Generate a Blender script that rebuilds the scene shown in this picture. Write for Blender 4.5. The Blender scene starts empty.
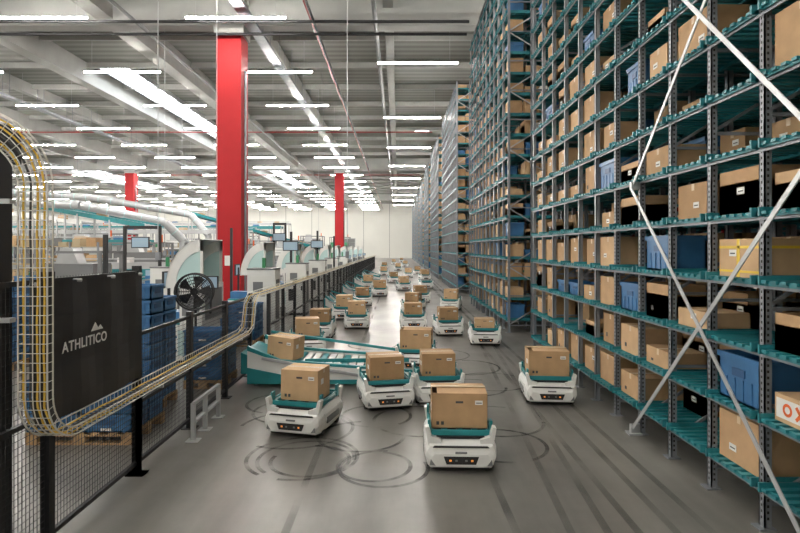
import bpy, math, random
from mathutils import Vector, Matrix
random.seed(7)
scene=bpy.context.scene
COL=scene.collection

# ---------------------------------------------------------------- materials
def mat(name,col,rough=0.5,metal=0.0,var=0.0,scale=5.0,bump=0.0,emit=0.0,ecol=None,alpha=1.0,spec=None):
    m=bpy.data.materials.new(name); m.use_nodes=True
    nt=m.node_tree; b=nt.nodes['Principled BSDF']
    b.inputs['Base Color'].default_value=(*col,1)
    b.inputs['Roughness'].default_value=rough
    b.inputs['Metallic'].default_value=metal
    if spec is not None: b.inputs['Specular IOR Level'].default_value=spec
    if alpha<1: b.inputs['Alpha'].default_value=alpha
    if emit>0:
        b.inputs['Emission Color'].default_value=(*(ecol or col),1)
        b.inputs['Emission Strength'].default_value=emit
    if var>0 or bump>0:
        tc=nt.nodes.new('ShaderNodeTexCoord'); n=nt.nodes.new('ShaderNodeTexNoise')
        n.inputs['Scale'].default_value=scale; n.inputs['Detail'].default_value=5
        nt.links.new(tc.outputs['Object'],n.inputs['Vector'])
        if var>0:
            r=nt.nodes.new('ShaderNodeValToRGB')
            r.color_ramp.elements[0].position=0.3; r.color_ramp.elements[1].position=0.7
            r.color_ramp.elements[0].color=(*[c*(1-var) for c in col],1)
            r.color_ramp.elements[1].color=(*[min(1,c*(1+var)) for c in col],1)
            nt.links.new(n.outputs['Fac'],r.inputs['Fac']); nt.links.new(r.outputs['Color'],b.inputs['Base Color'])
        if bump>0:
            bp=nt.nodes.new('ShaderNodeBump'); bp.inputs['Strength'].default_value=bump
            nt.links.new(n.outputs['Fac'],bp.inputs['Height']); nt.links.new(bp.outputs['Normal'],b.inputs['Normal'])
    return m
M={}
M['steel']=mat('galvanised_steel',(0.22,0.235,0.26),0.45,0.3,0.15,3)
M['steel_l']=mat('light_steel',(0.42,0.43,0.44),0.4,0.4,0.08,3)
M['tealshelf']=mat('teal_plastic',(0.018,0.18,0.21),0.45,0,0.2,4)
M['teal']=mat('teal_bright',(0.015,0.20,0.22),0.4,0,0.1,4)
M['card1']=mat('cardboard_a',(0.45,0.285,0.15),0.85,0,0.10,6,0.05)
M['card2']=mat('cardboard_b',(0.53,0.35,0.195),0.85,0,0.08,6,0.05)
M['card3']=mat('cardboard_c',(0.36,0.22,0.11),0.85,0,0.10,6,0.05)
M['tape']=mat('packing_tape',(0.57,0.43,0.27),0.3,0,0.05,3)
M['yellow']=mat('yellow_tape',(0.75,0.52,0.03),0.4)
M['label']=mat('white_label',(0.70,0.70,0.67),0.6)
M['orange']=mat('orange_print',(0.70,0.12,0.02),0.6)
M['ink']=mat('dark_print',(0.05,0.05,0.05),0.6)
M['blue']=mat('blue_tote_plastic',(0.035,0.14,0.31),0.45,0,0.15,4)
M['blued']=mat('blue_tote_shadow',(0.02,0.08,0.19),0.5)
M['black']=mat('black_powdercoat',(0.012,0.012,0.014),0.5)
M['rubber']=mat('rubber',(0.02,0.02,0.02),0.8)
M['hole']=mat('perforation',(0.02,0.02,0.02),0.9)
M['white']=mat('white_shell',(0.70,0.70,0.68),0.35,0,0.03,3)
M['grey']=mat('grey_plastic',(0.16,0.165,0.17),0.5)
M['red']=mat('red_paint',(0.36,0.009,0.013),0.6,0,0.06,1.2,spec=0.3)
M['redpipe']=mat('red_pipe_paint',(0.25,0.015,0.015),0.4)
M['cablet']=mat('cable_yellow',(0.65,0.42,0.05),0.5)
M['zinc']=mat('zinc_wire',(0.60,0.59,0.55),0.4,0.3)
M['wood']=mat('pallet_wood',(0.38,0.24,0.12),0.8,0,0.25,8,0.1)
M['concrete']=mat('precast_concrete',(0.36,0.365,0.35),0.8,0,0.08,1.0)
M['wallp']=mat('wall_panel_paint',(0.68,0.68,0.64),0.7,0,0.03,0.3)
M['lamp']=mat('tube_light',(1,0.97,0.9),0.5,emit=165,ecol=(1,0.955,0.885))
M['sky']=mat('skylight_panel',(0.95,0.97,1),0.5,emit=10,ecol=(0.92,0.96,1))
M['led']=mat('orange_led',(1,0.35,0.08),0.5,emit=0.5,ecol=(1,0.35,0.08))
M['screen']=mat('monitor_screen',(0.22,0.32,0.40),0.3,emit=0.12,ecol=(0.5,0.6,0.7))
M['glass']=mat('frosted_shroud',(0.45,0.62,0.62),0.25)
M['green']=mat('green_plastic',(0.03,0.22,0.09),0.5)
M['tan']=mat('beige_mesh',(0.36,0.29,0.18),0.6)

def floor_mat():
    m=bpy.data.materials.new('polished_concrete_floor'); m.use_nodes=True
    nt=m.node_tree; b=nt.nodes['Principled BSDF']; L=nt.links.new
    tc=nt.nodes.new('ShaderNodeTexCoord')
    n1=nt.nodes.new('ShaderNodeTexNoise'); n1.inputs['Scale'].default_value=0.55; n1.inputs['Detail'].default_value=9; n1.inputs['Roughness'].default_value=0.62
    mp=nt.nodes.new('ShaderNodeMapping'); mp.inputs['Scale'].default_value=(1.6,0.25,1)
    n2=nt.nodes.new('ShaderNodeTexNoise'); n2.inputs['Scale'].default_value=1.6; n2.inputs['Detail'].default_value=6
    L(tc.outputs['Object'],n1.inputs['Vector']); L(tc.outputs['Object'],mp.inputs['Vector']); L(mp.outputs['Vector'],n2.inputs['Vector'])
    mx=nt.nodes.new('ShaderNodeMath'); mx.operation='ADD'
    L(n1.outputs['Fac'],mx.inputs[0]); L(n2.outputs['Fac'],mx.inputs[1])
    h=nt.nodes.new('ShaderNodeMath'); h.operation='MULTIPLY'; h.inputs[1].default_value=0.5; L(mx.outputs[0],h.inputs[0])
    r=nt.nodes.new('ShaderNodeValToRGB')
    r.color_ramp.elements[0].position=0.34; r.color_ramp.elements[0].color=(0.085,0.080,0.072,1)
    r.color_ramp.elements[1].position=0.66; r.color_ramp.elements[1].color=(0.20,0.19,0.172,1)
    L(h.outputs[0],r.inputs['Fac']); L(r.outputs['Color'],b.inputs['Base Color'])
    rr=nt.nodes.new('ShaderNodeMapRange'); rr.inputs['From Min'].default_value=0.3; rr.inputs['From Max'].default_value=0.7
    rr.inputs['To Min'].default_value=0.36; rr.inputs['To Max'].default_value=0.28
    L(n1.outputs['Fac'],rr.inputs['Value']); L(rr.outputs['Result'],b.inputs['Roughness'])
    return m
M['floor']=floor_mat()
def skid_mat(name,amax,sc):
    m=bpy.data.materials.new(name); m.use_nodes=True
    nt=m.node_tree; b=nt.nodes['Principled BSDF']; L=nt.links.new
    b.inputs['Base Color'].default_value=(0.02,0.02,0.02,1); b.inputs['Roughness'].default_value=0.45
    tc=nt.nodes.new('ShaderNodeTexCoord'); n=nt.nodes.new('ShaderNodeTexNoise'); n.inputs['Scale'].default_value=sc; n.inputs['Detail'].default_value=4
    L(tc.outputs['Object'],n.inputs['Vector'])
    r=nt.nodes.new('ShaderNodeMapRange'); r.inputs['From Min'].default_value=0.35; r.inputs['From Max'].default_value=0.65
    r.inputs['To Min'].default_value=0.0; r.inputs['To Max'].default_value=amax
    L(n.outputs['Fac'],r.inputs['Value']); L(r.outputs['Result'],b.inputs['Alpha'])
    return m
M['skid']=skid_mat('tyre_rubber_marks',0.68,2.5)
M['skid2']=skid_mat('tyre_rubber_lane',0.38,0.9)
def ceil_mat():
    m=bpy.data.materials.new('corrugated_deck'); m.use_nodes=True
    nt=m.node_tree; b=nt.nodes['Principled BSDF']; L=nt.links.new
    tc=nt.nodes.new('ShaderNodeTexCoord'); w=nt.nodes.new('ShaderNodeTexWave'); w.bands_direction='Y'
    w.inputs['Scale'].default_value=0.5; L(tc.outputs['Object'],w.inputs['Vector'])
    r=nt.nodes.new('ShaderNodeValToRGB'); r.color_ramp.elements[0].color=(0.15,0.155,0.14,1); r.color_ramp.elements[1].color=(0.24,0.245,0.225,1)
    L(w.outputs['Color'],r.inputs['Fac']); L(r.outputs['Color'],b.inputs['Base Color'])
    b.inputs['Roughness'].default_value=0.7
    return m
M['deck']=ceil_mat()

# ---------------------------------------------------------------- mesh builder
class MB:
    def __init__(s): s.v=[];s.f=[];s.m=[];s.mats=[]
    def mi(s,k):
        if k not in s.mats: s.mats.append(k)
        return s.mats.index(k)
    def poly(s,pts,k):
        b=len(s.v); s.v+= [tuple(p) for p in pts]; s.f.append(tuple(range(b,b+len(pts)))); s.m.append(s.mi(k))
    def box(s,x0,x1,y0,y1,z0,z1,k,T=None):
        b=len(s.v)
        P=[(x0,y0,z0),(x1,y0,z0),(x1,y1,z0),(x0,y1,z0),(x0,y0,z1),(x1,y0,z1),(x1,y1,z1),(x0,y1,z1)]
        if T is not None: P=[tuple(T@Vector(p)) for p in P]
        s.v+=P; i=s.mi(k)
        for f in ((0,3,2,1),(4,5,6,7),(0,1,5,4),(1,2,6,5),(2,3,7,6),(3,0,4,7)):
            s.f.append(tuple(b+j for j in f)); s.m.append(i)
    def bar(s,a,c,w,h,k,up=(0,0,1)):
        a=Vector(a);c=Vector(c);d=(c-a);L=d.length
        if L<1e-6:return
        d/=L; u=Vector(up)
        if abs(d.dot(u))>0.98: u=Vector((1,0,0))
        x=d.cross(u).normalized(); u=x.cross(d)
        b=len(s.v)
        for q in (a,c):
            for sx,sz in((-1,-1),(1,-1),(1,1),(-1,1)):
                s.v.append(tuple(q+x*sx*w/2+u*sz*h/2))
        i=s.mi(k)
        for f in ((0,1,2,3),(7,6,5,4),(0,4,5,1),(1,5,6,2),(2,6,7,3),(3,7,4,0)):
            s.f.append(tuple(b+j for j in f)); s.m.append(i)
    def cyl(s,a,c,r,k,n=12,r2=None):
        a=Vector(a);c=Vector(c);d=(c-a).normalized();r2=r if r2 is None else r2
        u=Vector((0,0,1)) if abs(d.z)<0.9 else Vector((1,0,0))
        x=d.cross(u).normalized(); y=d.cross(x); b=len(s.v)
        for q,rr in((a,r),(c,r2)):
            for j in range(n):
                t=2*math.pi*j/n; s.v.append(tuple(q+x*math.cos(t)*rr+y*math.sin(t)*rr))
        i=s.mi(k)
        for j in range(n):
            s.f.append((b+j,b+(j+1)%n,b+n+(j+1)%n,b+n+j)); s.m.append(i)
        s.f.append(tuple(b+j for j in range(n-1,-1,-1))); s.m.append(i)
        s.f.append(tuple(b+n+j for j in range(n))); s.m.append(i)
    def tube(s,pts,r,k,n=6):
        for i in range(len(pts)-1): s.cyl(pts[i],pts[i+1],r,k,n)
    def prism(s,pts,a0,a1,axis,k):
        def P(p,a):
            return {'x':(a,p[0],p[1]),'y':(p[0],a,p[1]),'z':(p[0],p[1],a)}[axis]
        n=len(pts); b=len(s.v); i=s.mi(k)
        s.v+=[P(p,a0) for p in pts]+[P(p,a1) for p in pts]
        s.f.append(tuple(b+j for j in range(n-1,-1,-1))); s.m.append(i)
        s.f.append(tuple(b+n+j for j in range(n))); s.m.append(i)
        for j in range(n):
            s.f.append((b+j,b+(j+1)%n,b+n+(j+1)%n,b+n+j)); s.m.append(i)
    def mesh(s,name,smooth=False):
        me=bpy.data.meshes.new(name); me.from_pydata(s.v,[],s.f)
        for k in s.mats: me.materials.append(M[k])
        me.polygons.foreach_set('material_index',s.m)
        if smooth: me.polygons.foreach_set('use_smooth',[True]*len(s.f))
        me.update(); return me
def obj(name,me,loc=(0,0,0),rz=0,parent=None,bevel=0,rot=None,seg=2):
    if isinstance(me,MB): me=me.mesh(name+'_mesh')
    o=bpy.data.objects.new(name,me); COL.objects.link(o); o.location=loc
    o.rotation_euler=rot if rot else (0,0,rz)
    if parent: o.parent=parent
    if bevel:
        md=o.modifiers.new('bevel','BEVEL'); md.width=bevel; md.segments=seg; md.limit_method='ANGLE'; md.angle_limit=math.radians(30)
    return o

# ---------------------------------------------------------------- room shell
CZ=12.6; FARY=125
b=MB(); b.box(-75,18,-8,FARY,-0.2,0,'floor'); obj('floor',b)
b=MB(); b.box(-75,18,-8,FARY,CZ,CZ+0.2,'deck'); obj('ceiling',b)
b=MB(); b.box(-75,18,FARY,FARY+0.3,0,CZ,'wallp')
for x in range(-74,18,6): b.box(x,x+0.08,FARY-0.03,FARY,0,CZ,'grey')
obj('wall_back',b)
b=MB(); b.box(-75.3,-75,-8,FARY,0,CZ,'wallp')
for y in range(-6,125,6): b.box(-75,-74.95,y,y+0.1,0,CZ,'grey')
obj('wall_left',b)
b=MB(); b.box(18,18.3,-8,FARY,0,CZ,'wallp'); obj('wall_right',b)
b=MB(); b.box(-75,18,-8.3,-8,0,CZ,'wallp'); obj('wall_front',b)
for i,x in enumerate((-62,-48,-34,-20,-12)):
    b=MB(); b.box(x-2,x+2,FARY-0.12,FARY-0.04,0,4.4,'grey'); b.box(x-2.15,x-2,FARY-0.15,FARY-0.02,0,4.6,'steel_l'); b.box(x+2,x+2.15,FARY-0.15,FARY-0.02,0,4.6,'steel_l'); b.box(x-2.15,x+2.15,FARY-0.15,FARY-0.02,4.4,4.6,'steel_l')
    for z in range(1,5): b.box(x-2,x+2,FARY-0.13,FARY-0.11,z*0.9,z*0.9+0.04,'steel_l')
    obj('door_%d'%(i+1),b)
# ceiling structure
b=MB()
for x in (-0.4,-6.2,-11.8,-17.6,-23.2,-29,-34.6,-40.4,-46,-52,-58,-64,-70,5.4,11,16):
    wide=0.34 if x in(-11.8,-17.6,-29,-40.4) else 0.2
    b.box(x-wide,x+wide,-8,FARY,11.95 if wide<0.3 else 11.5,CZ,'concrete')
y=2
while y<FARY:
    b.box(-75,18,y-0.06,y+0.06,12.3,CZ,'concrete'); y+=4
for y in (-2,22,62,102):
    b.box(-75,18,y-0.3,y+0.3,11.25,12.3,'concrete')
obj('roof_beams',b)
b=MB()
for x in (-5.7,-22.5,-36):
    b.box(x-0.2,x+0.2,0,FARY-1,10.95,10.99,'steel'); b.box(x-0.22,x-0.2,0,FARY-1,10.95,11.07,'steel'); b.box(x+0.2,x+0.22,0,FARY-1,10.95,11.07,'steel')
    y=1
    while y<FARY:
        b.box(x-0.21,x-0.19,y,y+0.02,11,CZ,'steel'); b.box(x+0.19,x+0.21,y,y+0.02,11,CZ,'steel'); y+=3
obj('ceiling_cable_tray',b)
b=MB()
for x in (-15.9,-39.5):
    for y0,y1 in ((30,54),(66,90)):
        b.box(x-0.8,x+0.8,y0,y1,CZ-0.03,CZ-0.01,'sky')
        yy=y0
        while yy<y1:
            b.box(x-0.8,x+0.8,yy,yy+0.12,CZ-0.12,CZ-0.03,'steel_l'); yy+=1.5
        b.box(x-0.9,x-0.8,y0,y1,CZ-0.25,CZ,'steel_l'); b.box(x+0.8,x+0.9,y0,y1,CZ-0.25,CZ,'steel_l')
b.box(1.5,2.7,46,47.5,CZ-0.03,CZ-0.01,'sky')
obj('window_1',b)
b=MB()
for y in (17.5,41,65): b.cyl((-74,y,11.1),(2.6,y,11.1),0.045,'redpipe',8)
b.cyl((-3.4,0,11.2),(-3.4,FARY-1,11.2),0.04,'redpipe',8)
obj('sprinkler_pipes',b)
b=MB()
for y,z in ((20.5,10.9),(21.2,10.7)): b.cyl((-74,y,z),(2.7,y,z),0.06,'black',8)
b.cyl((-3.2,0,10.9),(-3.2,60,10.9),0.05,'black',8)
b.cyl((-10.2,0,11.1),(-10.2,110,11.1),0.07,'grey',8); b.cyl((-0.9,14,11.3),(-0.9,110,11.3),0.09,'grey',8)
obj('ceiling_conduits',b)
b=MB(); hb=MB()
def lamp(x,y,L=3.6,z=10.63):
    b.box(x-L/2,x+L/2,y-0.035,y+0.035,z,z+0.05,'lamp')
    hb.box(x-L/2-0.05,x+L/2+0.05,y-0.05,y+0.05,z+0.055,z+0.1,'steel_l')
    for s in (-1,1): hb.cyl((x+s*L/2*0.8,y,z+0.1),(x+s*L/2*0.8,y,CZ-0.02),0.008,'steel_l',4)
for x in (-5.9,-13.1,-20.6,-28,-35.5,-43,-50.5,-58,-66):
    y=-4.6
    while y<118:
        lamp(x,y); y+=6.05
for y in (-6,4,14.2,24.4,34.6,45,55,65,75,85,95,105): lamp(0.9,y)
for y in range(0,120,9): lamp(5,y,1.2,10.93); lamp(7.5,y,1.2,10.93); lamp(13.5,y)  # short tubes between rack rows are added to brighten the dark rack interiors
o=obj('tube_light_fixtures',b); obj('housings',hb,parent=o)
b=MB()
for x,y in ((-1.55,16.5),(-5.2,15.5),(-6.0,13.5),(-9.5,22),(-8.5,30),(-12,36),(-16,40),(-5.0,34)):
    b.cyl((x,y,2.2),(x,y,CZ),0.012,'steel_l',5); b.box(x-0.05,x+0.05,y-0.05,y+0.05,2.0,2.2,'steel')
obj('hanging_power_cables',b)

# ---------------------------------------------------------------- red columns
cb=MB(); cb.box(-0.5,0.5,-0.5,0.5,0,10.85,'red'); cb.box(-0.6,0.6,-0.5,0.5,10.85,11.25,'concrete'); cb.box(-0.54,0.54,-0.54,0.54,0,0.12,'concrete')
cb.box(0.5,0.56,-0.08,0.08,0,9.5,'steel'); cb.box(-0.15,0.15,-0.53,-0.5,1.6,2.0,'label')
cm=cb.mesh('column_mesh')
for x,y in ((-6.75,22),(-6.7,62),(-30.6,62),(-30.6,22),(-54,62)):
    obj('red_column',cm,(x,y,0),bevel=0.03)

# ---------------------------------------------------------------- racks
BAY=0.75; LV=0.56; Z0=0.36; NL=19; DEPTH=1.3; RH=10.8
def rack_mesh(nb,detail,name):
    b=MB(); pr=0.06 if detail>1 else 0.02
    for i in range(nb+1):
        y=i*BAY
        for x in (0,0.62,DEPTH):
            b.box(x-0.01,x+0.05,y-0.035,y-0.022,0,RH,'steel')
            b.box(x-0.01,x+0.002,y-0.035,y+0.035,0,RH,'steel')
            b.box(x-0.01,x+0.05,y+0.022,y+0.035,0,RH,'steel')
            b.box(x-0.06,x+0.08,y-0.06,y+0.06,0,0.012,'steel')
        if detail<2: b.box(-0.035,-0.01,y-0.035,y+0.035,0,RH,'steel')
        if i in(0,nb) or detail>1:
            z=0.2; s=0
            while z<RH-0.8:
                a,c=(0,DEPTH) if s%2==0 else (DEPTH,0)
                if i in (0,nb) or s%2==0: b.bar((a,y,z),(c,y,z+0.8),0.025,0.03,'steel_l' if i in(0,nb) else 'steel')
                b.bar((0,y,z),(DEPTH,y,z),0.025,0.03,'steel'); z+=0.8; s+=1
    for l in range(NL):
        z=Z0+l*LV
        for i in range(nb):
            y0=i*BAY+0.04; y1=(i+1)*BAY-0.04
            ns=6 if detail>1 else 3
            for k in range(ns):
                yy=y0+(y1-y0)*(k+0.5)/ns; w=(y1-y0)/ns*0.25
                b.box(-pr,DEPTH+pr,yy-w,yy+w,z-0.025,z,'tealshelf')
            b.box(-0.035,-0.012,y0,y1,z-0.045,z-0.008,'tealshelf')
            b.box(DEPTH+0.05,DEPTH+0.08,y0,y1,z-0.05,z-0.008,'tealshelf')
            b.box(0.5,0.54,y0,y1,z-0.055,z-0.02,'tealshelf')
            for q in (0,1):
                yy=y0 if q==0 else y1-0.02
                b.box(-pr-0.01,DEPTH+0.08,yy,yy+0.02,z-0.04,z+0.035,'tealshelf')
        b.box(-0.015,0.0,0,nb*BAY,z-0.07,z-0.045,'steel')
    b.box(-0.01,0.04,0,nb*BAY,RH-0.05,RH,'steel')
    if detail>2:
        for i in range(2,9):
            y=i*BAY; z=0.08
            while z<6.5:
                b.box(-0.0115,-0.0095,y-0.008,y+0.008,z,z+0.022,'hole')
                b.box(0.01,0.028,y-0.0365,y-0.0345,z,z+0.022,'hole'); z+=0.05
    return b.mesh(name)
def put_box(b,x,y,z,dx,dy,h,kind):
    if kind=='blue':
        t=0.015
        b.box(x,x+dx,y,y+dy,z,z+0.02,'blue')
        b.box(x,x+t,y,y+dy,z,z+h,'blue'); b.box(x+dx-t,x+dx,y,y+dy,z,z+h,'blue')
        b.box(x,x+dx,y,y+t,z,z+h,'blue'); b.box(x,x+dx,y+dy-t,y+dy,z,z+h,'blue')
        b.box(x-0.015,x+dx+0.015,y-0.015,y+0.0,z+h-0.06,z+h,'blue'); b.box(x-0.015,x,y-0.015,y+dy+0.015,z+h-0.05,z+h,'blue')
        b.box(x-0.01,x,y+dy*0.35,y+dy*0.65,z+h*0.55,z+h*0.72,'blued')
        for q in (0.2,0.4,0.6,0.8): b.box(x-0.008,x,y+dy*q-0.01,y+dy*q+0.01,z+0.02,z+h*0.5,'blue')
        return
    k=kind
    if k in('oxo','ytape'): k='card2'
    if kind=='white': k='label'
    if random.random()<0.25 and kind not in('oxo','ytape'):
        t=0.008
        b.box(x,x+dx,y,y+dy,z,z+h*0.7,k)
        b.box(x,x+t,y,y+dy,z,z+h,k); b.box(x+dx-t,x+dx,y,y+dy,z,z+h,k); b.box(x,x+dx,y,y+t,z,z+h,k); b.box(x,x+dx,y+dy-t,y+dy,z,z+h,k)
    else:
        b.box(x,x+dx,y,y+dy,z,z+h,k)
        ym=y+dy/2
        b.box(x-0.002,x+dx,ym-0.025,ym+0.025,z+h-0.002,z+h+0.002,'tape')
        b.box(x-0.002,x,ym-0.025,ym+0.025,z+h-0.07,z+h,'tape')
    if kind=='ytape':
        b.box(x-0.003,x,y,y+dy,z+h*0.75,z+h*0.82,'yellow'); b.box(x-0.003,x,y,y+dy,z+h*0.12,z+h*0.18,'yellow')
        b.box(x-0.003,x,y+dy*0.48,y+dy*0.55,z,z+h,'yellow'); b.box(x,x+dx,y-0.003,y,z+h*0.75,z+h*0.82,'yellow')
    if kind=='oxo':
        b.box(x-0.003,x,y+0.03,y+dy-0.02,z+h*0.15,z+h*0.85,'label')
        def O(cy):
            n=16; r1,r0=0.052,0.028; cz=z+h*0.5
            for k2 in range(n):
                a=2*math.pi*k2/n; c=2*math.pi*(k2+1)/n
                b.poly([(x-0.005,cy+r1*math.cos(a),cz+r1*math.sin(a)),(x-0.005,cy+r1*math.cos(c),cz+r1*math.sin(c)),(x-0.005,cy+r0*math.cos(c),cz+r0*math.sin(c)),(x-0.005,cy+r0*math.cos(a),cz+r0*math.sin(a))],'orange')
        O(y+dy*0.75); O(y+dy*0.27); cy=y+dy*0.51; cz=z+h*0.5
        b.bar((x-0.005,cy-0.045,cz-0.05),(x-0.005,cy+0.045,cz+0.05),0.004,0.025,'orange',up=(0,1,-1)); b.bar((x-0.005,cy+0.045,cz-0.05),(x-0.005,cy-0.045,cz+0.05),0.004,0.025,'orange',up=(0,1,1))
        return
    r=random.random()
    if r<0.45:
        yy=y+dy*random.uniform(0.1,0.6); zz=z+h*random.uniform(0.2,0.6)
        b.box(x-0.003,x,yy,yy+0.10,zz,zz+0.06,'label'); b.box(x-0.004,x-0.003,yy+0.015,yy+0.085,zz+0.02,zz+0.032,'ink')
    elif r<0.55:
        yy=y+dy*0.15; b.box(x-0.003,x,yy,yy+dy*0.4,z+h*0.35,z+h*0.5,random.choice(['ink','orange','green','red']))
    elif r<0.7:
        yy=y+dy*0.7; b.box(x-0.003,x,yy,yy+0.05,z+h*0.2,z+h*0.34,'ink')
def boxes_mesh(nb,name,spec=None,dens=0.82):
    b=MB(); spec=spec or {}
    for i in range(nb):
        for l in range(NL):
            z=Z0+l*LV+0.002
            for d in range(3):
                key=(i,l)
                if d==0 and key in spec:
                    kind,h=spec[key]
                    if kind is None: continue
                    put_box(b,0.04,i*BAY+0.085,z,0.4,0.58,h,kind); continue
                if random.random()>(dens if d==0 else dens*0.85): continue
                kind=random.choices(['card1','card2','card3','blue','white'],[5,5,3,1.5,0.25])[0]
                h=random.choice((0.42,0.4,0.36,0.3,0.43,0.22)); w=random.choice((0.58,0.58,0.52,0.42))
                put_box(b,0.05+0.42*d+random.uniform(0,0.03),i*BAY+0.085+random.uniform(0,0.59-w),z,0.38,w,h,kind)
    return b.mesh(name)
spec={(3,0):(None,0),(3,1):('oxo',0.22),(3,2):('card1',0.3),(3,3):(None,0),(3,4):('card2',0.3),(3,5):(None,0),(3,6):('card1',0.46),
(4,0):('card1',0.44),(4,1):('blue',0.42),(4,2):(None,0),(4,3):('ytape',0.34),(4,4):('card1',0.4),(4,5):(None,0),(4,6):(None,0),(4,7):(None,0),
(5,0):(None,0),(5,1):(None,0),(5,2):('card2',0.18),(5,3):(None,0),(5,4):('card3',0.36),(5,5):(None,0),(5,6):(None,0),(5,7):('card1',0.4),
(6,0):(None,0),(6,1):('card1',0.2),(6,2):('card1',0.4),(6,3):('blue',0.4),(6,4):(None,0),(6,5):('card1',0.3),(6,6):(None,0),
(7,0):('card1',0.3),(7,1):('card2',0.36),(7,2):('blue',0.36),(7,3):(None,0),(7,4):('card2',0.36),(7,5):('card2',0.25),(7,6):(None,0),
(8,0):('card1',0.4),(8,2):('card1',0.4),(8,3):('card2',0.42),(8,5):('blue',0.4)}
rm1=rack_mesh(14,3,'rack_near_mesh'); bm1=boxes_mesh(14,'rack_near_boxes',spec)
rm2=rack_mesh(10,2,'rack_mid_mesh'); bm2=boxes_mesh(10,'rack_mid_boxes')
rm3=rack_mesh(12,1,'rack_far_mesh'); bm3=boxes_mesh(12,'rack_far_boxes')
bm1b=boxes_mesh(12,'rack_rear_boxes',dens=0.45)
RX=3.0
def rack(rm,bm,x,y):
    r=obj('storage_rack',rm,(x,y,0)); obj('stored_boxes',bm,(0,0,0),parent=r); return r
r1=rack(rm1,bm1,RX,1.44)
rack(rm3,bm1b,RX+2.5,2.94); rack(rm3,bm1b,RX+5.0,2.94)
rack(rm2,bm2,RX,14.7); rack(rm2,bm2,RX+2.5,14.7); rack(rm2,bm2,RX+5,14.7)
y=27.5
while y<112:
    rack(rm3,bm3,RX,y); rack(rm3,bm3,RX+2.5,y); y+=13.0
b=MB()
x=RX-0.1; YN=3.69
for k in range(3):
    za=0.06+3.0*k; zb=za+2.98
    b.bar((x,6.69,za),(x,YN,zb),0.01,0.045,'steel_l',up=(0,1,0.8)); b.bar((x-0.012,6.69,zb),(x-0.012,YN,za),0.01,0.045,'steel_l',up=(0,-1,0.8))
    for yy in (6.69,YN): b.box(x-0.02,RX,yy-0.03,yy+0.03,za-0.04,za+0.06,'steel_l')
b.box(x-0.06,RX,6.62,6.76,0,0.02,'steel_l'); b.box(x-0.06,RX,YN-0.07,YN+0.07,0,0.02,'steel_l')
obj('rack_cross_brace',b)
b=MB()
for x,z in ((4.7,2.95),(4.7,6.0),(7.2,3.0)): b.cyl((x,1.5,z),(x,22,z),0.035,'red',8)
for y in (4.8,7.8,10.8): b.cyl((4.7,y,0),(4.7,y,10.9),0.03,'red',8); b.cyl((4.7,y,2.95),(5.2,y,2.95),0.02,'red',8)
obj('rack_sprinkler_pipe',b)

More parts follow.
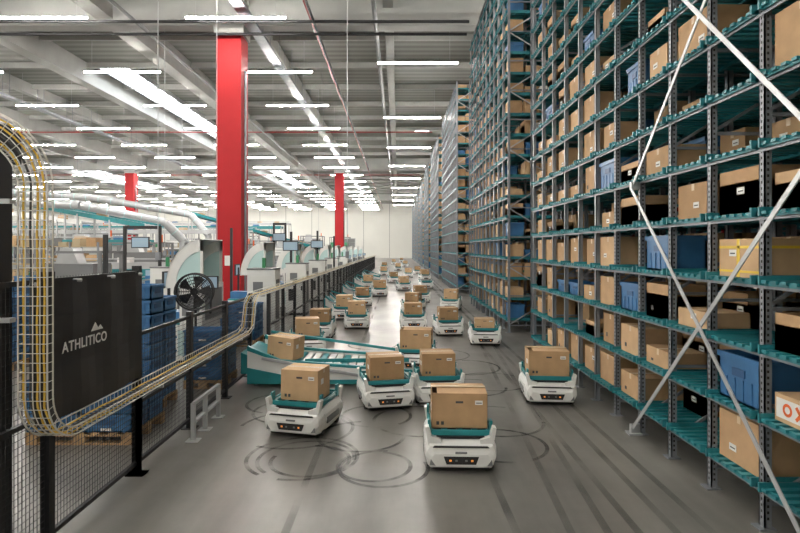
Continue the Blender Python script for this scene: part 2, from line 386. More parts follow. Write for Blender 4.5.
# ---------------------------------------------------------------- robots
def robot_mesh():
    b=MB()
    S=[(-0.46,0.25,0.30,0.27,0.075,0.14,0.20),(-0.43,0.31,0.355,0.315,0.055,0.16,0.27),(-0.34,0.34,0.375,0.335,0.05,0.18,0.325),
       (0,0.345,0.375,0.34,0.05,0.18,0.335),(0.34,0.34,0.375,0.335,0.05,0.18,0.325),(0.43,0.31,0.355,0.315,0.055,0.16,0.27),(0.46,0.25,0.30,0.27,0.075,0.14,0.20)]
    rings=[]
    for (y,wb,wm,wt,zb,zm,zt) in S:
        st=len(b.v)
        b.v+=[(-wb,y,zb),(wb,y,zb),(wm,y,zm),(wm-0.005,y,(zm+zt)/2),(wt,y,zt),(-wt,y,zt),(-wm+0.005,y,(zm+zt)/2),(-wm,y,zm)]
        rings.append(st)
    i=b.mi('white')
    for a,c in zip(rings[:-1],rings[1:]):
        for j in range(8):
            b.f.append((a+j,a+(j+1)%8,c+(j+1)%8,c+j)); b.m.append(i)
    b.f.append(tuple(rings[0]+j for j in range(7,-1,-1))); b.m.append(i)
    b.f.append(tuple(rings[-1]+j for j in range(8))); b.m.append(i)
    for sx in(-1,1):
        for sy in (-1,1):
            b.prism([(sx*0.2,0.27),(sx*0.335,0.27),(sx*0.365,0.45),(sx*0.33,0.46),(sx*0.30,0.36),(sx*0.2,0.33)],sy*0.30,sy*0.40,'y','white')
    b.box(-0.29,0.29,-0.40,0.40,0.03,0.07,'black')
    for sx in(-1,1):
        for sy in(-0.25,0.25): b.cyl((sx*0.30,sy,0.062),(sx*0.345,sy,0.062),0.062,'rubber',16)
        b.box(sx*0.372-0.008,sx*0.372+0.008,-0.2,0.2,0.13,0.21,'grey')
        b.box(sx*0.362-0.006,sx*0.362+0.006,-0.3,0.3,0.25,0.262,'black')
    for s in (-1,1):
        yf=s*0.463
        b.prism([(-0.15,0.10),(0.15,0.10),(0.18,0.18),(-0.18,0.18)],yf-0.006,yf+0.006,'y','black')
        for q in (-0.11,-0.05,0.05,0.11): b.box(q-0.012,q+0.012,yf+s*0.006-0.003,yf+s*0.006+0.003,0.13,0.15,'led' if abs(q)>0.08 else 'grey')
        b.prism([(-0.32,0.09),(-0.24,0.08),(-0.20,0.115),(-0.31,0.15)],s*0.452-0.006,s*0.452+0.006,'y','grey')
        b.prism([(0.32,0.09),(0.24,0.08),(0.20,0.115),(0.31,0.15)],s*0.452-0.006,s*0.452+0.006,'y','grey')
        b.prism([(-0.29,0.262),(0.29,0.262),(0.27,0.278),(-0.27,0.278)],s*0.438-0.012,s*0.438+0.012,'y','black')
        b.box(-0.06,0.06,min(s*0.445,s*0.462),max(s*0.445,s*0.462),0.205,0.225,'grey')
    b.box(-0.30,0.30,-0.36,0.36,0.325,0.345,'black')
    b.box(-0.33,0.33,-0.31,-0.27,0.345,0.385,'teal'); b.box(-0.33,0.33,0.27,0.31,0.345,0.385,'teal')
    b.box(-0.33,-0.29,-0.31,0.31,0.345,0.385,'teal'); b.box(0.29,0.33,-0.31,0.31,0.345,0.385,'teal')
    for q in (-0.16,0,0.16): b.box(q-0.03,q+0.03,-0.3,0.3,0.345,0.385,'teal')
    for sx in(-1,1):
        for sy in(-1,1): b.box(sx*0.325-0.012,sx*0.325+0.012,sy*0.27-0.04,sy*0.27+0.04,0.345,0.50,'teal')
        b.box(sx*0.325-0.01,sx*0.325+0.01,-0.27,0.27,0.40,0.42,'teal')
    b.box(-0.30,0.30,-0.335,-0.315,0.35,0.41,'teal'); b.box(-0.30,0.30,0.315,0.335,0.35,0.41,'teal')
    return b.mesh('robot_mesh')
RM=robot_mesh()
def carton(var,w=0.58,d=0.42,h=0.36):
    b=MB(); k=('card1','card2','card3')[var%3]
    if var==0:
        t=0.008
        b.box(-w/2,w/2,-d/2,d/2,0,t,k)
        b.box(-w/2,w/2,-d/2,-d/2+t,0,h,k); b.box(-w/2,w/2,d/2-t,d/2,0,h,k)
        b.box(-w/2,-w/2+t,-d/2,d/2,0,h,k); b.box(w/2-t,w/2,-d/2,d/2,0,h,k)
        b.poly([(-w/2,d/2,h),(w/2,d/2,h),(w/2,-0.02,h+0.02),(-w/2,-0.02,h+0.02)],k)
        b.poly([(-w/2+0.06,-d/2,h),(w/2,-d/2,h),(w/2,-0.01,h+0.012),(-w/2+0.06,-0.01,h+0.012)],k)
        b.box(-w/2-0.001,w/2+0.001,-0.03,0.03,h+0.018,h+0.022,'tape')
    else:
        b.box(-w/2,w/2,-d/2,d/2,0,h,k)
        b.box(-w/2-0.002,w/2+0.002,-0.026,0.026,h-0.06,h+0.002,'tape')
        b.box(-w/2+0.003,w/2-0.003,-0.001,0.001,h+0.001,h+0.0035,'ink')
    b.box(-0.04,0.04,-d/2-0.002,-d/2,h*0.72,h*0.78,'ink')
    b.box(w/2-0.13,w/2-0.05,-d/2-0.003,-d/2,h*0.68,h*0.80,'label'); b.box(w/2-0.12,w/2-0.06,-d/2-0.004,-d/2-0.003,h*0.72,h*0.745,'ink')
    b.box(w/2,w/2+0.003,-0.1,-0.02,h*0.5,h*0.68,'label')
    b.box(-w/2-0.003,-w/2,-0.08,0.02,h*0.4,h*0.58,'label')
    for q in (0,1): b.box(-w/2+0.05+q*0.05,-w/2+0.08+q*0.05,-d/2-0.003,-d/2,h*0.1,h*0.2,'ink')
    return b.mesh('carton_mesh_%d'%var)
CM=[carton(0,0.59,0.44,0.37),carton(1,0.50,0.40,0.38),carton(2,0.50,0.42,0.33),carton(4,0.46,0.36,0.22)]
def robot(x,y,rz=0,c=1,crz=0):
    obj('warehouse_robot',RM,(x,y,0),rz,bevel=0.012)
    if c is not None: obj('cardboard_box',CM[c],(x,y,0.387),rz+crz)
R=math.radians
robot(0.66,5.95,R(-2),0)
robot(-1.19,6.97,R(-14),1,R(0))
robot(-0.20,8.05,R(12),2)
robot(0.60,8.3,R(3),2)
robot(2.28,8.3,R(-5),0)
robot(0.36,10.4,R(-8),0)
robot(1.33,14.5,R(5),2); robot(2.09,13.1,R(-4),3); robot(0.43,15.7,R(3),2); robot(-1.2,15.7,R(5),1)
robot(-2.0,11.9,R(15),1); robot(-2.02,14.1,R(0),2)
far=[(-1.75,17.7,1),(0.94,23,2),(2.0,20.3,1),(-1.45,21.8,2),(0.3,29.6,1),(-0.9,26,0),(0.55,19.3,2),(-1.7,31,1),(1.6,31,None),(-0.3,36,2),(0.8,42,1),(-1.2,45,1),(1.7,47,2),(0,55,1),(-1.5,60,2),(0.9,66,1),(1.9,39,0),(-0.6,75,1),(0.6,88,2)]
for x,y,c in far: robot(x,y,R(random.uniform(-20,20)),c)

# ---------------------------------------------------------------- teal transfer ramps
def ramp_mesh():
    b=MB(); D=1.25
    for y in (0,D-0.05):
        b.prism([(0,0.12),(0.5,0.12),(2.75,0.12),(2.75,0.24),(0.55,0.40),(0,0.60)],y,y+0.05,'y','white')
        b.prism([(0,0.60),(0.55,0.40),(2.75,0.24),(2.75,0.28),(0.55,0.45),(0,0.68)],y-0.01,y+0.06,'y','teal')
        b.prism([(0.0,0.05),(2.75,0.05),(2.75,0.12),(0.9,0.12),(0.5,0.22),(0,0.32)],y-0.015,y+0.065,'y','teal')
    n=17
    for i in range(n):
        t=i/n; x=0.35+2.3*t; z=0.39-0.07*x
        b.bar((x,0.05,z),(x,D-0.05,z),0.11,0.03,'teal' if i%3==0 else 'white')
    b.prism([(-0.12,0.2),(0.35,0.2),(0.35,0.38),(-0.12,0.56)],0.05,D-0.05,'y','teal')
    for x in (0.1,1.3,2.6):
        for y in (0.05,D-0.1): b.box(x,x+0.06,y,y+0.05,0,0.2,'steel')
    b.bar((0.25,-0.03,0.48),(2.3,-0.03,0.12),0.03,0.05,'steel_l')
    b.bar((0.9,0.35,0.36),(2.7,0.9,0.26),0.03,0.07,'teal')
    b.bar((0.1,D+0.02,0.72),(2.75,D+0.02,0.34),0.03,0.05,'teal')
    return b.mesh('ramp_mesh')
rpm=ramp_mesh()
obj('transfer_ramp',rpm,(-2.5,8.95,0),bevel=0.006)
for y in (18.6,24.5,31,38):
    o=obj('transfer_ramp',rpm,(-2.5,y,0),bevel=0); o.scale=(0.45,1,1)
obj('cardboard_box',CM[1],(-1.98,9.5,0.385),rot=(0,R(4),R(-18)))

# ---------------------------------------------------------------- safety fence
FX=-2.66
def fence(y0,y1,step,h,wy,wz,name):
    b=MB(); y=y0
    while y<=y1+0.01:
        b.box(FX-0.035,FX+0.035,y-0.035,y+0.035,0,h+0.04,'black'); b.box(FX-0.09,FX+0.09,y-0.07,y+0.07,0,0.012,'black'); y+=step
    for z in (0.12,h-0.03,h*0.5): b.box(FX-0.018,FX+0.018,y0,y1,z-0.018,z+0.018,'black')
    y=y0
    while y<y1:
        b.box(FX-0.0018,FX+0.0018,y-0.0018,y+0.0018,0.12,h,'black'); y+=wy
    z=0.15
    while z<h:
        b.box(FX-0.0018,FX+0.0018,y0,y1,z-0.0018,z+0.0018,'black'); z+=wz
    return obj(name,b)
fence(1.3,5.5,1.4,2.08,0.04,0.05,'safety_fence')
fence(5.5,9.7,1.4,1.45,0.04,0.05,'safety_fence')
fence(11.1,62,1.4,1.42,0.05,0.06,'safety_fence')
b=MB()
n=14
for i in range(n):
    for j in range(8):
        def P(u,v):
            return (FX+0.055+0.007*math.sin(u*19+v*3)+0.006*math.sin(v*11),3.85+1.62*u,1.0+1.06*v-0.02*math.sin(u*math.pi))
        b.poly([P(i/n,j/8),P((i+1)/n,j/8),P((i+1)/n,(j+1)/8),P(i/n,(j+1)/8)],'black')
for u in (0.02,0.34,0.66,0.98):
    b.cyl((FX,3.85+1.62*u,2.04),(FX+0.08,3.85+1.62*u,2.04),0.015,'steel_l',8)
ban=obj('black_banner',b)
for p in ban.data.polygons: p.use_smooth=True
def text(body,loc,size,rot,m,par,name):
    c=bpy.data.curves.new(name+'_c','FONT'); c.body=body; c.size=size; c.extrude=0.001; c.space_character=1.1; c.offset=0.002
    o=bpy.data.objects.new(name+'_t',c); COL.objects.link(o)
    bpy.context.view_layer.update()
    me=bpy.data.meshes.new_from_object(o.evaluated_get(bpy.context.evaluated_depsgraph_get()))
    bpy.data.objects.remove(o)
    me.materials.clear(); me.materials.append(m)
    t=bpy.data.objects.new(name,me); COL.objects.link(t); t.location=loc; t.rotation_euler=rot; t.parent=par
text('ATHLITICO',(FX+0.08,4.15,1.49),0.115,(R(90),0,R(90)),M['label'],ban,'lettering')
b=MB(); x=FX+0.08
b.prism([(4.54,1.60),(4.66,1.60),(4.60,1.67)],x,x+0.003,'x','label'); b.prism([(4.62,1.60),(4.72,1.60),(4.68,1.64)],x,x+0.003,'x','label')
obj('logo',b,parent=ban)
b=MB()
b.box(-2.98,-2.70,3.62,3.78,0,3.15,'black'); b.box(-3.6,-2.72,3.62,3.9,2.9,3.12,'black')
b.box(-3.02,-2.66,3.6,3.8,0,0.02,'black')
b.box(-3.7,-3.4,3.6,3.9,0,3.1,'black')
obj('fence_gate_frame',b)

# ---------------------------------------------------------------- cable tray
def tray(path,W,Hh,step,nc=2):
    b=MB()
    for s in (-1,1):
        for hh in (0,Hh): b.tube([p+l*s*W/2+n*hh for p,l,n in path],0.006,'zinc',5)
    b.tube([p for p,l,n in path],0.004,'zinc',5); b.tube([p+l*W/4 for p,l,n in path],0.004,'zinc',5); b.tube([p-l*W/4 for p,l,n in path],0.004,'zinc',5)
    acc=0
    for (p,l,n),(p2,l2,n2) in zip(path[:-1],path[1:]):
        d=(p2-p).length; t=step-acc
        while t<=d:
            f=t/d; q=p.lerp(p2,f); ll=l.lerp(l2,f).normalized(); nn=n.lerp(n2,f).normalized()
            b.tube([q-ll*W/2+nn*Hh,q-ll*W/2,q+ll*W/2,q+ll*W/2+nn*Hh],0.003,'zinc',4); t+=step
        acc=(acc+d)%step
    for c in range(nc):
        o=(-0.35+0.7*c/max(1,nc-1))*W
        b.tube([p+l*o+n*(0.014+0.006*math.sin(i*2+c)) for i,(p,l,n) in enumerate(path)],0.007,'cablet' if c!=1 else 'ink',6)
    return b
X=Vector((1,0,0));Y=Vector((0,1,0));Z=Vector((0,0,1)); tx=-2.49
path=[]
y=8.7
while y>4.05: path.append((Vector((tx,y,0.92)),X.copy(),Z.copy())); y-=0.25
for k in range(0,9):
    a=math.pi/2*k/8; r=0.36
    path.append((Vector((tx,4.04-r*math.sin(a),0.92+r*(1-math.cos(a)))),X.copy(),(Z*math.cos(a)+Y*math.sin(a))))
z=1.4
while z<2.75: path.append((Vector((tx,3.68,z)),X.copy(),Y.copy())); z+=0.2
for k in range(0,9):
    a=math.pi/2*k/8; r=0.4
    path.append((Vector((tx-r*(1-math.cos(a)),3.68-0.1*k/8,2.75+r*math.sin(a))),X*math.cos(a)+Z*math.sin(a),Y.copy()))
path.append((Vector((tx-2.5,3.5,3.15)),Z.copy(),Y.copy()))
b=tray(path,0.2,0.06,0.065,4)
for y in (5.5,6.9,8.3): b.box(FX+0.03,tx+0.1,y-0.015,y+0.015,0.88,0.91,'steel_l')
for z in (1.8,2.6): b.box(FX-0.1,tx-0.1,3.60,3.66,z,z+0.03,'steel_l')
obj('wire_cable_tray',b)
path=[]
path.append((Vector((tx,8.7,0.92)),X.copy(),Z.copy()))
path.append((Vector((tx,8.95,0.98)),X.copy(),Z.copy())); path.append((Vector((tx,9.1,1.35)),X.copy(),Z.copy())); path.append((Vector((tx,9.35,1.47)),X.copy(),Z.copy()))
y=9.8
while y<60: path.append((Vector((tx,y,1.47)),X.copy(),Z.copy())); y+=2
b=tray(path,0.2,0.06,0.12,3)
y=9.7
while y<60: b.box(FX+0.03,tx+0.1,y-0.015,y+0.015,1.43,1.46,'steel_l'); y+=2.8
obj('wire_cable_tray',b)

b=MB()
for y in (6.45,6.85,7.35):
    b.box(-2.47,-2.42,y-0.025,y+0.025,0,0.45,'steel_l'); b.box(-2.52,-2.37,y-0.07,y+0.07,0,0.012,'steel_l')
b.box(-2.465,-2.425,6.45,7.35,0.42,0.46,'steel_l'); b.box(-2.465,-2.425,6.45,7.35,0.2,0.23,'steel_l')
obj('low_steel_barrier',b,bevel=0.004)

# ---------------------------------------------------------------- pallets + blue crates
def pallet(b,x,y,w,d):
    for i in range(7): b.box(x+i*(w-0.1)/6,x+i*(w-0.1)/6+0.1,y,y+d,0.122,0.144,'wood')
    for yy in (y,y+d/2-0.05,y+d-0.1):
        b.box(x,x+w,yy,yy+0.1,0.1,0.122,'wood'); b.box(x,x+w,yy,yy+0.1,0,0.022,'wood')
        for xx in (x,x+w/2-0.07,x+w-0.14): b.box(xx,xx+0.14,yy,yy+0.1,0.022,0.1,'wood')
def crate(b,x,y,z,w=0.6,d=0.4,h=0.2):
    t=0.02
    b.box(x,x+w,y,y+d,z,z+0.02,'blue')
    b.box(x,x+t,y,y+d,z,z+h,'blue'); b.box(x+w-t,x+w,y,y+d,z,z+h,'blue'); b.box(x,x+w,y,y+t,z,z+h,'blue'); b.box(x,x+w,y+d-t,y+d,z,z+h,'blue')
    b.box(x-0.014,x+w+0.014,y-0.014,y,z+h-0.035,z+h-0.005,'blue'); b.box(x+w,x+w+0.014,y-0.014,y+d,z+h-0.035,z+h-0.005,'blue')
    b.box(x-0.008,x+w+0.008,y-0.008,y,z+h*0.3,z+h*0.36,'blue')
    for q in (0.15,0.85): b.box(x+w*q-0.008,x+w*q+0.008,y-0.008,y,z,z+h,'blue')
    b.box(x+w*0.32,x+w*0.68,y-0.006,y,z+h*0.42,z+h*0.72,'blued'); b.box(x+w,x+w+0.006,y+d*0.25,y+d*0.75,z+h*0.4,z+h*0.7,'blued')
    b.box(x+w*0.4,x+w*0.6,y-0.009,y-0.006,z+h*0.1,z+h*0.25,'label')
def stack(x,y,nx,ny,nz,name='blue_crate_stack'):
    b=MB(); pallet(b,x,y,nx*0.63,ny*0.43)
    for i in range(nx):
        for j in range(ny):
            for k in range(nz-random.choice((0,0,1))): crate(b,x+0.01+i*0.63,y+0.01+j*0.43,0.146+k*0.206)
    obj(name,b)
stack(-4.35,6.3,2,2,3); stack(-4.63,7.4,2,2,8); stack(-3.5,8.8,1,2,4); stack(-6.6,5.6,2,2,4); stack(-4.6,12.6,2,2,4)
stack(-8.5,9.5,2,3,6); stack(-10.5,13,2,3,7)

# ---------------------------------------------------------------- pick stations
def station_mesh():
    b=MB()
    b.box(-0.55,0.55,-0.6,0.6,0.05,0.75,'white'); b.box(-0.5,0.5,-0.55,0.55,0,0.05,'black')
    b.box(-0.45,0.0,-0.61,-0.6,0.15,0.65,'grey'); b.box(0.1,0.5,-0.61,-0.6,0.15,0.65,'glass')
    b.box(0.15,0.6,-0.65,0.65,0.75,1.55,'white'); b.box(0.6,0.62,-0.5,0.5,0.85,1.45,'grey')
    b.box(0.2,0.55,-0.66,-0.65,0.95,1.35,'grey')
    b.box(-0.55,0.15,-0.5,0.5,0.75,0.79,'teal')
    N=16; rx,rz=0.75,0.98
    o=[(0.6-rx*math.cos(math.pi/2*k/N),1.5+rz*math.sin(math.pi/2*k/N)) for k in range(N+1)]
    i_=[(0.6-(rx-0.2)*math.cos(math.pi/2*k/N),1.5+(rz-0.24)*math.sin(math.pi/2*k/N)) for k in range(N+1)]
    for ys in (-0.6,0.56):
        for k in range(N): b.prism([o[k],o[k+1],i_[k+1],i_[k]],ys,ys+0.04,'y','white')
        b.prism(i_+[(0.6,1.5)],ys+0.012,ys+0.028,'y','glass')
        b.box(0.54,0.6,ys,ys+0.04,1.5,2.48,'white')
    for k in range(N):
        p,q=o[k],o[k+1]; b.prism([p,q,(q[0]+0.012,q[1]-0.012),(p[0]+0.012,p[1]-0.012)],-0.6,0.6,'y','white')
    b.box(-0.5,-0.45,0.3,0.35,0.75,1.7,'black'); b.box(-0.53,-0.49,0.1,0.55,1.45,1.8,'black'); b.box(-0.5,-0.485,0.13,0.52,1.48,1.77,'screen')
    b.box(0.62,0.95,-0.75,-0.71,1.5,1.75,'black'); b.box(0.64,0.93,-0.755,-0.75,1.52,1.73,'screen'); b.box(0.76,0.80,-0.71,-0.66,1.0,1.6,'black')
    b.box(-0.5,0.1,-0.4,0.0,0.79,1.0,'blue')
    return b.mesh('station_mesh')
sm=station_mesh()
for y in (11.4,16.5,21.2,26,31,36,41.5,47,53,60): obj('picking_station',sm,(-4.5,y,0),bevel=0.012)
b=MB(); b.box(-0.35,0.35,-0.3,0.3,0.08,1.75,'white'); b.box(-0.35,0.35,-0.3,0.3,0,0.08,'black'); b.box(-0.28,0.28,-0.31,-0.3,0.2,1.6,'label'); b.box(0.18,0.22,-0.33,-0.31,0.85,1.0,'black')
b.box(-0.2,0.05,-0.315,-0.3,1.2,1.45,'grey'); b.box(-0.36,0.36,-0.31,0.31,1.75,1.79,'grey'); b.box(-0.04,0.04,-0.04,0.04,1.79,2.05,'green')
b.box(-0.25,-0.05,-0.32,-0.3,0.5,0.9,'black'); b.box(0.35,0.355,-0.2,0.2,0.4,1.5,'grey')
cabm=b.mesh('cab_mesh')
for x,y in ((-3.45,13.9),(-3.5,18.8),(-3.5,23.6),(-3.5,28.6),(-3.5,34),(-6.4,15)): obj('control_cabinet',cabm,(x,y,0),bevel=0.01)
b=MB(); n=28
for yy in (-0.09,0.09):
    for r,rr in ((0.33,0.018),(0.27,0.006),(0.21,0.006),(0.15,0.006),(0.09,0.006)):
        pts=[(r*math.cos(2*math.pi*k/n),yy,1.5+r*math.sin(2*math.pi*k/n)) for k in range(n+1)]; b.tube(pts,rr,'black',6)
    for k in range(16):
        a=2*math.pi*k/16; b.cyl((0,yy,1.5),(0.33*math.cos(a),yy,1.5+0.33*math.sin(a)),0.005,'black',4)
for k in range(n):
    a=2*math.pi*k/n; c=2*math.pi*(k+1)/n
    b.poly([(0.33*math.cos(a),-0.09,1.5+0.33*math.sin(a)),(0.33*math.cos(a),0.09,1.5+0.33*math.sin(a)),(0.33*math.cos(c),0.09,1.5+0.33*math.sin(c)),(0.33*math.cos(c),-0.09,1.5+0.33*math.sin(c))],'black')
for k in range(5):
    a=2*math.pi*k/5; c,s=math.cos(a),math.sin(a)
    b.poly([(0.04*c,0.02,1.5+0.04*s),(0.29*math.cos(a-0.4),-0.03,1.5+0.29*math.sin(a-0.4)),(0.30*c,0,1.5+0.30*s),(0.27*math.cos(a+0.4),0.04,1.5+0.27*math.sin(a+0.4))],'black')
b.cyl((0,-0.06,1.5),(0,0.16,1.5),0.07,'black',14)
b.cyl((0,0.12,0.03),(0,0.12,1.45),0.025,'black',10); b.cyl((0,0.12,0),(0,0.12,0.04),0.25,'black',20)
obj('pedestal_fan',b,(-3.75,9.95,0),rz=R(12))
b=MB()
for x,y,h in ((-4.9,23.5,3.4),(-5.4,23.5,3.4),(-3.9,19.7,2.9),(-3.2,27,2.9),(-7.5,17,3.0),(-8.6,17,3.0),(-6.5,12,2.6),(-3.7,24.8,3.1),(-5.8,18.8,3.0)):
    b.box(x-0.04,x+0.04,y-0.04,y+0.04,0,h,'black')
b.box(-5.4,-4.9,23.47,23.53,3.3,3.4,'black'); b.box(-8.6,-7.5,16.97,17.03,2.9,3.0,'black')
for x,y,z in ((-5.15,23.43,2.6),(-3.9,19.63,2.2),(-8.05,16.9,2.3),(-3.7,24.7,2.3)): b.box(x-0.28,x+0.28,y-0.04,y,z,z+0.35,'black'); b.box(x-0.25,x+0.25,y-0.05,y-0.04,z+0.03,z+0.32,'screen')
obj('monitor_gantry',b)

# ---------------------------------------------------------------- elevated conveyors
def conveyor(name,a,c,w=0.9,side='teal',legs=True):
    b=MB(); a=Vector(a); c=Vector(c); d=(c-a); L=d.length; u=d/L; lat=u.cross(Z).normalized()
    b.bar(a,c,w,0.06,'grey')
    for s in(-1,1): b.bar(a+lat*s*w/2+Z*0.03,c+lat*s*w/2+Z*0.03,0.05,0.28,side); b.bar(a+lat*s*w/2+Z*0.32,c+lat*s*w/2+Z*0.32,0.03,0.04,'steel_l')
    n=max(2,int(L/2.5))
    for i in range(n+1):
        p=a.lerp(c,i/n)
        for s in(-1,1):
            q=p+lat*s*w/2; b.box(q.x-0.05,q.x+0.05,q.y-0.05,q.y+0.05,0,q.z+0.02,'steel_l')
        b.bar(p-lat*w/2+Z*(-p.z*0.5),p+lat*w/2+Z*(-p.z*0.5),0.05,0.05,'steel_l')
    n=int(L/0.35)
    for i in range(n):
        p=a.lerp(c,(i+0.5)/n)+Z*0.05; b.cyl(p-lat*w*0.47,p+lat*w*0.47,0.03,'steel_l',6)
    for i in range(int(L/2.2)):
        if random.random()<0.6:
            p=a.lerp(c,(i+0.5)/(L/2.2))+Z*0.08; k=random.choice(['card1','card2','blue','white'])
            b.box(p.x-0.28,p.x+0.28,p.y-0.2,p.y+0.2,p.z-0.02,p.z+0.3,k)
    obj(name,b)
conveyor('belt_conveyor',(-26,38,5.4),(-15,33,3.6),1.2)
conveyor('belt_conveyor',(-34,44,3.6),(-12,44,3.6),1.2,'steel_l')
conveyor('belt_conveyor',(-30,30.5,2.6),(-14,30.5,2.6),1.0)
conveyor('belt_conveyor',(-22,24,1.5),(-9.5,24,1.5),1.0,'steel_l')
conveyor('belt_conveyor',(-20,52,5.6),(-9,60,2.2),1.2)
conveyor('belt_conveyor',(-40,56,4.4),(-12,56,4.4),1.2,'teal')
conveyor('belt_conveyor',(-8.2,15,1.0),(-8.2,40,1.0),0.9,'white')
conveyor('belt_conveyor',(-5.9,26,0.95),(-5.9,60,0.95),0.8,'white')
conveyor('belt_conveyor',(-44,50,6.6),(-24,42,4.2),1.4,'white')
conveyor('belt_conveyor',(-52,70,5.4),(-14,70,5.4),1.4,'steel_l')
b=MB()
def duct(pts,r):
    for p,q in zip(pts[:-1],pts[1:]):
        b.cyl(p,q,r,'steel_l',14)
        p=Vector(p);q=Vector(q); n=max(1,int((q-p).length/1.0)); u=(q-p).normalized()
        for i in range(n): c=p.lerp(q,(i+0.5)/n); b.cyl(c,c+u*0.06,r*1.07,'glass',14)
duct([(-24,34,5.2),(-20,34,5.0),(-15.5,36,4.0),(-14.5,36.5,2.8),(-14.5,36.5,1.2)],0.28)
duct([(-38,46,7.4),(-26,46,6.6),(-18,47,5.2),(-16.5,47,3.4),(-16.5,47,1.2)],0.28)
obj('ventilation_duct',b)
def machine(x,y,w,d,h,k1,k2):
    b=MB()
    b.box(-w/2,w/2,-d/2,d/2,0.15,h*0.55,k1); b.box(-w/2+0.1,w/2-0.3,-d/2+0.1,d/2-0.1,h*0.55,h*0.8,k2)
    for sx in(-1,1):
        for sy in(-1,1): b.box(sx*w/2-0.05,sx*w/2+0.05,sy*d/2-0.05,sy*d/2+0.05,0,h,'grey')
        b.box(sx*w/2-0.04,sx*w/2+0.04,-d/2,d/2,h-0.08,h,'grey')
    for sy in(-1,1): b.box(-w/2,w/2,sy*d/2-0.04,sy*d/2+0.04,h-0.08,h,'grey')
    b.box(-w*0.3,w*0.1,-d/2-0.03,-d/2,h*0.2,h*0.45,'black'); b.box(w*0.2,w*0.4,-d/2-0.04,-d/2,h*0.3,h*0.45,'screen')
    for q in (0.62,0.7,0.78): b.box(-w/2+0.15,w/2-0.35,-d/2+0.08,-d/2+0.1,h*q,h*q+0.04,'grey')
    b.prism([(-w*0.4,h*0.8),(w*0.0,h*0.8),(-w*0.1,h*1.05),(-w*0.3,h*1.05)],-d*0.2,d*0.2,'y','steel_l')
    b.cyl((w*0.4,0,h),(w*0.4,0,h+0.4),0.05,'orange',8)
    obj('sorting_machine',b,(x,y,0))
for a in ((-11.1,19,2.0,1.4,2.2,'white','grey'),(-13.5,28.5,2.6,1.4,2.6,'teal','grey'),(-10.5,30,2,1.5,2.6,'white','grey'),(-19,33.5,3,1.6,3.0,'grey','white'),(-22,41,3.4,2,3.4,'white','grey'),
          (-12,40,2.4,1.6,2.6,'white','glass'),(-9.8,48,2.4,1.6,3.0,'grey','white'),(-28,36,3,2,3.4,'green','white'),(-33,40,3,2,3.2,'white','grey'),(-10,35,1.6,1.4,2.4,'black','grey'),(-38,66,5,3,5,'white','grey'),(-12,76,3,2,4,'green','grey'),(-9,84,3,2,4,'black','green'),
          (-13,51,2.5,1.6,3,'grey','green'),(-17,59,3,2,3.6,'white','teal'),(-24,60,3,2,4,'grey','white')): machine(*a)
def shelf(x,y,n,h=2.6):
    b=MB()
    for i in range(n+1):
        for yy in(0,1.0): b.box(i*1.4-0.04,i*1.4+0.04,yy-0.04,yy+0.04,0,h,'steel')
    for k in range(4):
        z=0.3+k*0.7; b.box(0,n*1.4,0,1.0,z-0.05,z,'tan')
        for i in range(n*2):
            if random.random()<0.8:
                kk=random.choice(['card1','card3','card2','blue','tan','green','grey']); hh=random.uniform(0.2,0.45); ww=random.uniform(0.35,0.55)
                b.box(i*0.7+0.08,i*0.7+0.08+ww,0.05,0.8,z,z+hh,kk)
    obj('goods_shelving',b,(x,y,0))
shelf(-22.5,21,6,2.9); shelf(-22,27,5); shelf(-26,48,9); shelf(-14,64,3); shelf(-24,73,8); shelf(-21.5,14,5,2.4); shelf(-46,60,10); shelf(-60,80,14)
b=MB()
for i in range(14):
    x=-13.5+i*0.02; y=12+i*1.1
    if y>22.5: break
    for (dx,dy) in ((0,0),(1.2,0),(1.2,0.9),(0,0.9)): b.box(x+dx-0.03,x+dx+0.03,y+dy-0.03,y+dy+0.03,0,1.6,'tan')
    for z in (0.15,0.5,0.85,1.2,1.55):
        for p,q in (((0,0),(1.2,0)),((1.2,0),(1.2,0.9)),((1.2,0.9),(0,0.9)),((0,0.9),(0,0))): b.bar((x+p[0],y+p[1],z),(x+q[0],y+q[1],z),0.02,0.02,'tan')
    for j in range(13): b.box(x+j*0.1-0.004,x+j*0.1+0.004,y-0.004,y+0.004,0.15,1.55,'tan')
    b.box(x+0.1,x+1.1,y+0.1,y+0.8,0.16,random.uniform(0.7,1.3),random.choice(['card1','card3','blue']))
obj('mesh_pallet_cages',b)

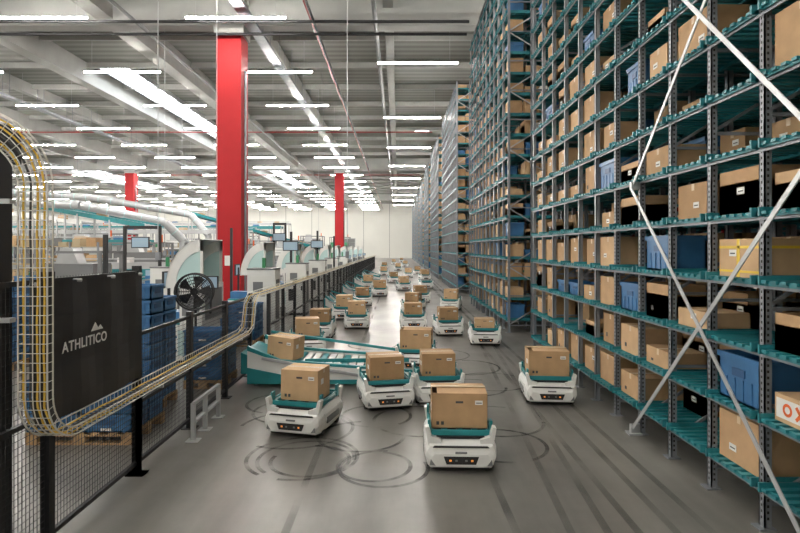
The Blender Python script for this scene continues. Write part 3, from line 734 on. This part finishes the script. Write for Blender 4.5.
# ---------------------------------------------------------------- floor tyre marks
b=MB()
def ring(cx,cy,r,w,a0=0,a1=360,z=0.003):
    n=40
    for k in range(n):
        a=R(a0+(a1-a0)*k/n); c=R(a0+(a1-a0)*(k+1)/n)
        b.poly([(cx+r*math.cos(a),cy+r*math.sin(a),z),(cx+(r+w)*math.cos(a),cy+(r+w)*math.sin(a),z),(cx+(r+w)*math.cos(c),cy+(r+w)*math.sin(c),z),(cx+r*math.cos(c),cy+r*math.sin(c),z)],'skid')
zz=0.002
for cx,cy,r in ((-1.0,5.9,0.5),(-1.05,5.95,0.58),(-0.95,5.85,0.40),(-0.25,5.7,0.36),(-0.15,5.65,0.44),(-1.3,6.9,0.7),(0.3,7.2,0.6),(-0.3,7.4,0.45),(1.3,7.2,0.6),(1.6,9.3,0.6),(-0.9,10.8,0.5),(0.9,11.6,0.6),(-0.6,12.8,0.55),(1.2,6.3,0.5),(-1.7,8.0,0.5),(0.2,9.1,0.55),(1.25,8.9,0.5),(1.3,10.4,0.62),(-1.45,7.6,0.55),(-0.45,6.6,0.5)):
    zz+=0.0004; a=random.uniform(0,360); ring(cx,cy,r,0.045,a,a+random.uniform(230,360),zz)
for x0,x1 in ((1.9,1.93),(2.2,2.26),(2.5,2.5),(0.95,0.8),(-0.95,-0.9),(1.5,2.3),(1.2,2.0)):
    zz+=0.0003; b.poly([(x0,2,zz),(x0+0.07,2,zz),(x1+0.07,14,zz),(x1,14,zz)],'skid2')
    zz+=0.0003; b.poly([(x1,14,zz),(x1+0.07,14,zz),(x1+0.07,60,zz),(x1,60,zz)],'skid2')
obj('tyre_marks',b)

# ---------------------------------------------------------------- world, camera
w=bpy.data.worlds.new('world'); scene.world=w; w.use_nodes=True
w.node_tree.nodes['Background'].inputs[0].default_value=(0.8,0.85,0.9,1); w.node_tree.nodes['Background'].inputs[1].default_value=0.6
cam=bpy.data.cameras.new('camera'); co=bpy.data.objects.new('camera',cam); COL.objects.link(co)
co.location=(0,0,2.3); co.rotation_euler=(R(90),0,0); cam.lens=24.3; cam.sensor_width=36; cam.shift_x=0.0025; cam.shift_y=-0.023
cam.clip_end=300
scene.camera=co
scene.view_settings.view_transform='Standard'
scene.view_settings.look='None'
scene.view_settings.exposure=0.28
